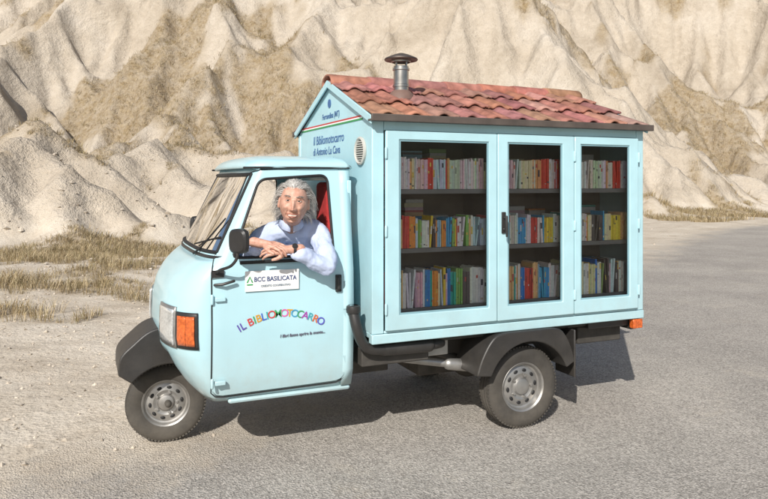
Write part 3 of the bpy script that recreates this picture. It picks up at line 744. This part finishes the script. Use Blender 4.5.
# roof
al_=math.atan2(.31,.80); zr=2.300
tile=MB(); px_=.187; rowl=.289
def hump(u):
    u=u%1; a=.022*max(0,math.cos((u-.5)*math.pi/.50))**.7 if abs(u-.5)<.25 else 0
    return a+.008*math.exp(-((u-.93)/.04)**2)+.005*math.exp(-((u-.10)/.05)**2)
tcs=[(.31,.14,.105),(.35,.165,.125),(.27,.12,.095),(.38,.20,.155),(.32,.16,.13),(.29,.145,.12)]
for sg in (1,-1):
    for r_ in range(3):
        for cidx in range(11):
            c=random.choice(tcs); c=tuple(q*random.uniform(.85,1.12) for q in c)
            vs=[];nu=17;nv=7; jx=random.uniform(-.003,.003); jz=random.uniform(-.005,.005); x0=-.022+cidx*px_
            for b_ in range(nv):
                t=b_/(nv-1); d=r_*rowl+t*(rowl+.02)
                for a in range(nu):
                    u=a/(nu-1)*1.05; xx=x0+u*px_+jx; hz=hump(u)+.004+.022*t+jz*t
                    vs.append((xx,-sg*(d*math.cos(al_)),zr-d*math.sin(al_)+hz+(.006 if u>1 else 0)))
            fs=[(b_*nu+a,b_*nu+a+1,(b_+1)*nu+a+1,(b_+1)*nu+a) for b_ in range(nv-1) for a in range(nu-1)]
            if sg<0: fs=[f[::-1] for f in fs]
            tile.add(vs,fs,c)
for k in range(7):
    x0=-.03+k*.297; c=tuple(q*random.uniform(.85,1.1) for q in (.34,.155,.115)); vs=[];nu=15
    for b_,(xx,rr) in enumerate([(x0,.080),(x0+.02,.082),(x0+.29,.073),(x0+.32,.072)]):
        for a in range(nu):
            th=R(-12+204*a/(nu-1)); vs.append((xx,math.cos(th)*rr*1.1,zr-.022+math.sin(th)*rr*.70))
    tile.add(vs,[(b_*nu+a,b_*nu+a+1,(b_+1)*nu+a+1,(b_+1)*nu+a) for b_ in range(3) for a in range(nu-1)],c)
terra=material('terracotta',(1,1,1),.9,attr=True,var=.34,vs=13,bump=.004,bs=45,spec=.2)
tile.build('roof_tiles',terra,V,solid=.013,soff=1,ang=50)
mb=MB()
for sg in(1,-1):
    c,s_=math.cos(al_),math.sin(al_)
    vs=[(x,-sg*d*c,zr-d*s_-q) for x in(-.018,2.055) for d in(0.0,.868) for q in(.002,.020)]
    mb.add(vs,[(0,1,3,2),(4,6,7,5),(0,4,5,1),(2,3,7,6),(0,2,6,4),(1,5,7,3)])
mb.build('roof_deck',brown,V)
mb=MB()
for sg in(1,-1): 
    mb.box(-.035,2.085,-.835 if sg>0 else .812,-.812 if sg>0 else .835,1.964,2.006); mb.box(-.035,2.085,-.811 if sg>0 else .763,-.763 if sg>0 else .811,1.966,1.978)
mb.build('eave_gutter',brown,V,bevel=.004)
mb=MB()
for sg in(1,-1):
    c,s_=math.cos(al_),math.sin(al_)
    for x0,x1 in ((-.030,-.0185),(2.0555,2.068)):
        vs=[(x,-sg*d*c,zr-d*s_-q) for x in(x0,x1) for d in(0.0,.855) for q in(-.006,.042)]
        mb.add(vs,[(0,1,3,2),(4,6,7,5),(0,4,5,1),(2,3,7,6),(0,2,6,4),(1,5,7,3)])
mb.build('barge_boards',paint2,V,bevel=.003)
# chimney
cc=(.371,-.35,0); zb=2.13
mb=MB(); mb.lathe([(.050,zb),(.050,2.235),(.054,2.237),(.054,2.252),(.050,2.255),(.050,2.345),(.056,2.348),(.056,2.362),(.050,2.364),(.050,2.375)],cc,'z',32)
for a in range(4): 
    t=a*math.pi/2+.4; mb.box(cc[0]+.047*math.cos(t)-.005,cc[0]+.047*math.cos(t)+.005,cc[1]+.047*math.sin(t)-.005,cc[1]+.047*math.sin(t)+.005,2.37,2.412)
mb.lathe([(.060,2.398),(.066,2.40),(.066,2.412),(.06,2.414)],cc,'z',32)
mb.build('chimney_pipe',material('stove_pipe',(.42,.41,.39),.32,metal=.95,var=.25,vs=12),V)
mb=MB(); mb.lathe([(.108,2.412),(.112,2.418),(.108,2.426),(.06,2.448),(.015,2.462),(0,2.463)],cc,'z',40); mb.lathe([(.108,2.412),(.02,2.43),(0,2.43)],cc,'z',40); mb.build('chimney_cowl',material('cowl_dark_metal',(.14,.115,.10),.4,metal=.8,var=.3),V)
mb=MB(); mb.lathe([(.095,2.150),(.080,2.190),(.060,2.21),(.0505,2.215)],cc,'z',32); mb.build('chimney_flashing',material('lead_flashing',(.16,.10,.08),.6,var=.3),V)
# ================================================================= MAN
Mn=empty('elderly_man')
skin=bpy.data.materials.new('skin'); skin.use_nodes=True
n=skin.node_tree.nodes; l=skin.node_tree.links; b=n['Principled BSDF']; tc=n.new('ShaderNodeTexCoord')
nz=n.new('ShaderNodeTexNoise'); nz.inputs['Scale'].default_value=45; l.new(tc.outputs['Object'],nz.inputs['Vector'])
rp=n.new('ShaderNodeValToRGB'); rp.color_ramp.elements[0].position=.3; rp.color_ramp.elements[0].color=(.47,.235,.165,1); rp.color_ramp.elements[1].position=.7; rp.color_ramp.elements[1].color=(.62,.37,.28,1)
l.new(nz.outputs['Fac'],rp.inputs[0]); l.new(rp.outputs[0],b.inputs['Base Color']); b.inputs['Roughness'].default_value=.5
bp=n.new('ShaderNodeBump'); bp.inputs['Strength'].default_value=.5; bp.inputs['Distance'].default_value=.0015
nz2=n.new('ShaderNodeTexNoise'); nz2.inputs['Scale'].default_value=140; l.new(tc.outputs['Object'],nz2.inputs['Vector']); l.new(nz2.outputs['Fac'],bp.inputs['Height']); l.new(bp.outputs[0],b.inputs['Normal'])
shirt=material('pale_blue_striped_shirt',(.52,.59,.76),.85,var=.05,vs=20,stripes=True,bump=.002,bs=25,spec=.2)
hairm=material('grey_hair',(1,1,1),.6,attr=True,var=.15,vs=40); eyew=material('eye_white',(.6,.57,.53),.3); dark=material('eye_dark',(.03,.02,.015),.3)
mb=MB()
mb.tube([(-.34,-.20,.76),(-.36,-.28,.92),(-.39,-.37,1.08)],[.15,.15,.145]); 
mb.tube([(-.30,-.24,.80),(-.32,-.36,1.08),(-.34,-.44,1.20),(-.35,-.46,1.26)],[.13,.125,.115,.085]); mb.tube([(-.42,-.22,.80),(-.46,-.34,1.08),(-.50,-.40,1.18),(-.51,-.42,1.25)],[.13,.125,.11,.08])
mb.tube([(-.275,-.51,1.318),(-.43,-.49,1.325),(-.585,-.44,1.285)],[.066,.075,.064])
mb.tube([(-.425,-.49,1.33),(-.432,-.53,1.375)],[.080,.055])
mb.tube([(-.275,-.515,1.315),(-.250,-.60,1.25),(-.262,-.71,1.165),(-.285,-.76,1.125)],[.068,.064,.058,.052])
mb.tube([(-.285,-.76,1.125),(-.37,-.765,1.165),(-.455,-.758,1.205)],[.052,.047,.041])
mb.tube([(-.585,-.44,1.28),(-.655,-.46,1.20),(-.71,-.50,1.13)],[.064,.058,.052])
mb.tube([(-.71,-.50,1.13),(-.685,-.575,1.19),(-.655,-.63,1.225)],[.052,.046,.041])
sh=mb.build('shirt',shirt,Mn,remesh=.0065,sm=4)
for ns_,st,dp in ((.085,.028,0),(.032,.009,1)):
    tx=bpy.data.textures.new('wrinkles','CLOUDS'); tx.noise_scale=ns_; tx.noise_depth=dp
    q=sh.modifiers.new('d','DISPLACE'); q.texture=tx; q.strength=st; q.mid_level=.5; q.texture_coords='LOCAL'
trous=material('dark_trousers',(.05,.055,.08),.85)
mb=MB()
for y in (-.30,-.08): mb.tube([(-.30,y,.80),(-.66,y-.02,.82),(-.78,y-.02,.56),(-.79,y-.02,.50)],[.095,.072,.05,.045])
mb.ell((-.31,-.19,.80),(.13,.19,.10)); mb.build('trousers',trous,Mn,remesh=.012,sm=4)
mb=MB()
for y in (-.32,-.10): mb.ell((-.83,y,.490),(.12,.045,.03))
mb.build('shoes',black,Mn)
hc=Vector((-.447,-.650,1.485)); HM=Matrix.Translation(hc)@Matrix.Rotation(R(-18),4,'Z')@Matrix.Rotation(R(5),4,'Y')@Matrix.Rotation(R(-1),4,'X')
HS=1.05
nu,nv=180,140; vs=[]
def G(x,c,s): return math.exp(-((x-c)/s)**2)
for j in range(nv+1):
    ph=-math.pi/2+math.pi*j/nv
    for i in range(nu):
        th=2*math.pi*i/nu; nx=math.cos(ph)*math.cos(th); ny=math.cos(ph)*math.sin(th); nz_=math.sin(ph)
        x=.078*math.copysign(abs(nx)**.92,nx);y=.097*ny;z=.120*nz_
        k=max(0,-nz_); x*=1-.26*k**1.6
        if ny>0: y*=1-.40*k
        if nz_>0: x*=1-.04*nz_
        w_=min(1,max(0,-ny*1.9-.15)); d=0
        if w_>0:
            t=(0.024-z)/.058
            pr=0
            if 0<t<1.22: pr=.030*(.25+.75*t**1.3)*min(1,t/.15) if t<1 else .030*max(0,1-((t-1)/.22)**1.5)
            d+=pr*G(x,0,.0085+.003*max(0,min(1,t)))*1.1
            d+=.012*(G(x,.014,.0065)+G(x,-.014,.0065))*G(z,-.031,.0075)
            for sx in(1,-1):
                d-=.014*G(x,sx*.031,.015)*G(z,.016,.0095); d+=.007*G(x,sx*.028,.020)*G(z,.036,.0065)
                d+=.012*G(x,sx*.043,.014)*G(z,-.022,.014)
                d-=.0085*G(x,sx*(.024+.35*max(0,-.035-z)),.0045)*G(z,-.048,.018)
                d-=.005*G(x,sx*.056,.008)*G(z,-.055,.02); d-=.003*G(x,sx*.034,.014)*G(z,.0005,.0025)
                d-=.0025*G(x,sx*.060,.010)*(G(z,.022,.002)+G(z,.014,.002)+G(z,.006,.002))
            d+=.007*G(x,0,.030)*G(z,-.052,.006)+.007*G(x,0,.022)*G(z,-.078,.006)-.011*G(x,0,.027)*G(z,-.0655,.006)
            d+=.011*G(x,0,.022)*G(z,-.104,.013); d-=.005*G(z,-.090,.005)*G(x,0,.022)
            for zz in (.058,.069,.080): d-=.0011*G(z,zz+.004*math.sin(x*60),.0024)*G(x,0,.038)
        y-=d*w_; vs.append((x*HS,y*HS,z*HS))
fs=[(j*nu+i,j*nu+(i+1)%nu,(j+1)*nu+(i+1)%nu,(j+1)*nu+i) for j in range(nv) for i in range(nu)]
mb=MB(); mb.add(vs,fs,M=HM)
for sx in(1,-1):
    mb.ell((sx*.083,.010,.0),(.009,.018,.033),M=HM); mb.ell((sx*.086,.006,-.014),(.008,.011,.018),M=HM)
mb.tube([(-.430,-.50,1.33),(-.436,-.565,1.38),HM@Vector((0,.028,-.055))],[.055,.052,.055],20)
mb.build('head',skin,Mn,remesh=.0022,sm=1)
eb=MB(); ir=MB(); br=MB(); ld=MB()
for sx in(1,-1):
    eb.ell((sx*.0315,-.080,.0165),(.0150,.0115,.0065),M=HM); ir.ell((sx*.0315-.001,-.0885,.0165),(.0066,.004,.0060),M=HM)
    for q in range(34):
        u=random.random(); x0=sx*(.012+.037*u); z0=.0355+.0075*math.sin(u*2.6)+random.uniform(-.0030,.0030); y0=-.100+.014*u*u
        br.tube([(x0,y0,z0),(x0+sx*.005,y0-.003,z0+.002),(x0+sx*.010,y0-.001,z0+.0005)],[.0010,.0010,.0004],4,M=HM)
    ld.tube([(sx*.016,-.087,.0195),(sx*.024,-.0925,.0245),(sx*.033,-.0935,.0250),(sx*.042,-.0885,.0215),(sx*.048,-.080,.016)],[.002,.0034,.0037,.003,.0015],8,M=HM)
    ld.tube([(sx*.017,-.086,.0125),(sx*.025,-.0905,.0095),(sx*.034,-.0910,.0091),(sx*.045,-.082,.0125)],[.0015,.0030,.0032,.0015],8,M=HM)
eb.build('eyes',eyew,Mn); ir.build('irises',dark,Mn); br.build('eyebrows',material('eyebrow_grey',(.24,.22,.20),.8),Mn); ld.build('eyelids',skin,Mn)
mb=MB(); mb.ell((0,-.0955,-.0655),(.025,.0085,.0058),M=HM); mb.build('teeth',material('teeth',(.76,.72,.62),.3),Mn)
mb=MB(); mb.ell((0,-.090,-.0655),(.0285,.0085,.0085),M=HM); mb.build('mouth_inside',material('mouth',(.06,.015,.012),.6),Mn)
mb=MB(); mb.tube([(-.033,-.087,-.055),(-.016,-.103,-.0595),(-.004,-.1065,-.0590),(0,-.106,-.0597),(.004,-.1065,-.0590),(.016,-.103,-.0595),(.033,-.087,-.055)],[.0012,.0024,.0028,.0026,.0028,.0024,.0012],8,M=HM)
mb.tube([(-.031,-.087,-.059),(-.016,-.101,-.0715),(0,-.1045,-.0750),(.016,-.101,-.0715),(.031,-.087,-.059)],[.0012,.0030,.0038,.0030,.0012],8,M=HM); mb.build('lips',material('lips',(.40,.16,.12),.45),Mn)
mb=MB(); greys=[(.50,.48,.45),(.60,.58,.55),(.40,.38,.36),(.70,.68,.65),(.28,.26,.24),(.56,.54,.51)]
for q in range(4600):
    th=random.uniform(-math.pi,math.pi); ph=random.uniform(-.55,1.5)
    nx=math.cos(ph)*math.cos(th); ny=math.cos(ph)*math.sin(th); nz_=math.sin(ph)
    if ny<-.28 and nz_<.66: continue
    if ny<-.02 and nz_<.30: continue
    if nz_<-.1 and ny<.15: continue
    p=Vector((nx*.078,ny*.098,nz_*.120))*HS; out=Vector((nx,ny,nz_)).normalized()
    sx=1 if nx>0 else -1; side=abs(nx)
    clump=math.sin(th*9+ph*5)*.5+math.sin(th*17-ph*8)*.35
    L=random.uniform(.045,.090)*(1+.30*side); c=p-out*.003; pts=[c.copy()]
    d=(out*.5+Vector((sx*.45*side,.60,.08))).normalized()
    for k in range(6):
        g=-.18-.38*(k/5)*(.4+.6*side)
        d=(d+Vector((sx*.12*math.sin(k*1.6+clump*2),.12+.08*clump,g+.16*math.sin(k*1.9+clump*3)))+Vector((random.gauss(0,.08),random.gauss(0,.08),random.gauss(0,.07)))).normalized()
        c=c+d*L/6
        e=Vector((c.x/.080,c.y/.101,c.z/.124))/HS
        if e.length<1.03: c=c*(1.03/e.length)
        pts.append(c.copy())
    w0=random.uniform(.0007,.0014); mb.tube(pts,[w0*.8,w0,w0,w0*.9,w0*.8,w0*.6,w0*.25],4,False,col=random.choice(greys),M=HM)
nu2=48; vs=[]; rr=18
for j in range(rr):
    for i in range(nu2):
        th=2*math.pi*i/nu2; f=-math.sin(th); lim=.80 if f>.35 else (.80-(.35-f)/.45*.55 if f>-.1 else max(-.5,.25-(-.1-f)*1.5)); ph=lim+(math.pi/2-lim)*j/(rr-1)
        k_=1.0 if j>0 else .96
        vs.append((math.cos(ph)*math.cos(th)*.0800*HS*k_,math.cos(ph)*math.sin(th)*.1000*HS*k_+.001,math.sin(ph)*.1225*HS))
mb.add(vs,[(j*nu2+i,j*nu2+(i+1)%nu2,(j+1)*nu2+(i+1)%nu2,(j+1)*nu2+i) for j in range(rr-1) for i in range(nu2)],(.40,.38,.36),M=HM)
mb.build('hair',hairm,Mn)
mb=MB(); nC=Vector((-.433,-.545,1.368))
for sx in(1,-1):
    vs=[]
    for k in range(11):
        a=R(-103+sx*(6+k*17)); cx_,cy_=math.cos(a),math.sin(a)
        top=nC+Vector((cx_*.060,cy_*.058,.010+.018*k/10)); o_f=.026 if k<3 else .016; hg=(.060-.007*k) if k<4 else .034
        vs+=[tuple(top-Vector((0,0,.030))),tuple(top),tuple(top+Vector((cx_*.006,cy_*.006,.001))),tuple(top+Vector((cx_*o_f,cy_*o_f,-hg)))]
    fs=[]
    for k in range(10):
        for m in range(3): a_=4*k+m; fs.append((a_,a_+1,a_+5,a_+4))
    mb.add(vs,fs)
mb.build('shirt_collar',shirt,Mn,solid=.003)
def hand(mb,Wp,D,Nn,thumb,curl,sc=1.0):
    D=Vector(D).normalized(); Nn=Vector(Nn); Nn=(Nn-D*Nn.dot(D)).normalized(); Sx=D.cross(Nn)*thumb
    Wp=Vector(Wp)
    def P(a,b_,c): return Wp+(D*a+Sx*b_+Nn*c)*sc
    mb.tube([P(-.075,0,0),P(-.03,0,0),P(.0,0,0),P(.03,0,0)],[.030*sc,.0265*sc,.024*sc,.022*sc],14)
    for b_ in (-.026,-.009,.009,.026): mb.tube([P(.005,b_*.6,0),P(.045,b_*.9,.002),P(.086-abs(b_-.008)*.25,b_,.0)],[.0135*sc,.0125*sc,.0100*sc],10)
    for b_,L in ((-.029,.058),(-.010,.074),(.010,.080),(.029,.070)):
        a=.084-abs(b_-.008)*.25; c=0; ang=R(curl*.5); pts=[P(a,b_,c)]
        spread=b_*.25
        for seg,f in ((.45,1),(.30,1.2),(.25,.8)):
            a+=L*seg*math.cos(ang); c-=L*seg*math.sin(ang); pts.append(P(a,b_+spread*(a-.08)/.08,c)); ang+=R(curl*f)
        mb.tube(pts,[.0095*sc,.0083*sc,.0076*sc,.0062*sc],10)
    mb.tube([P(.012,.020,-.004),P(.038,.042,-.010),P(.062,.050,-.016),P(.083,.050,-.024)],[.0145*sc,.0125*sc,.0105*sc,.008*sc],10)
mb=MB(); hand(mb,(-.515,-.752,1.232),(-.93,.10,.0),(-.05,-.72,.69),-1,24); mb.build('left_hand',skin,Mn,remesh=.0024,sm=2)
mb=MB(); hand(mb,(-.625,-.690,1.262),(.62,-.62,-.10),(-.1,-.35,.93),1,30); mb.build('right_hand',skin,Mn,remesh=.0024,sm=2)
mb=MB(); d=Vector((-.93,.10,0)).normalized(); c0=Vector((-.475,-.7563,1.232)); u=Vector((0,-.72,.69)); u=(u-d*u.dot(d)).normalized(); v_=d.cross(u)
for o2 in (-.005,0,.005):
    pts=[c0+d*o2+(u*math.cos(a)+v_*math.sin(a))*.0300 for a in np.linspace(0,2*math.pi,25)]; mb.tube(pts,.0028,8,False)
mb.tube([c0+u*.028,c0+u*.036],[.016,.015],18,False); mb.build('wrist_watch',black,Mn)
print('DONE',time.time()-T0)
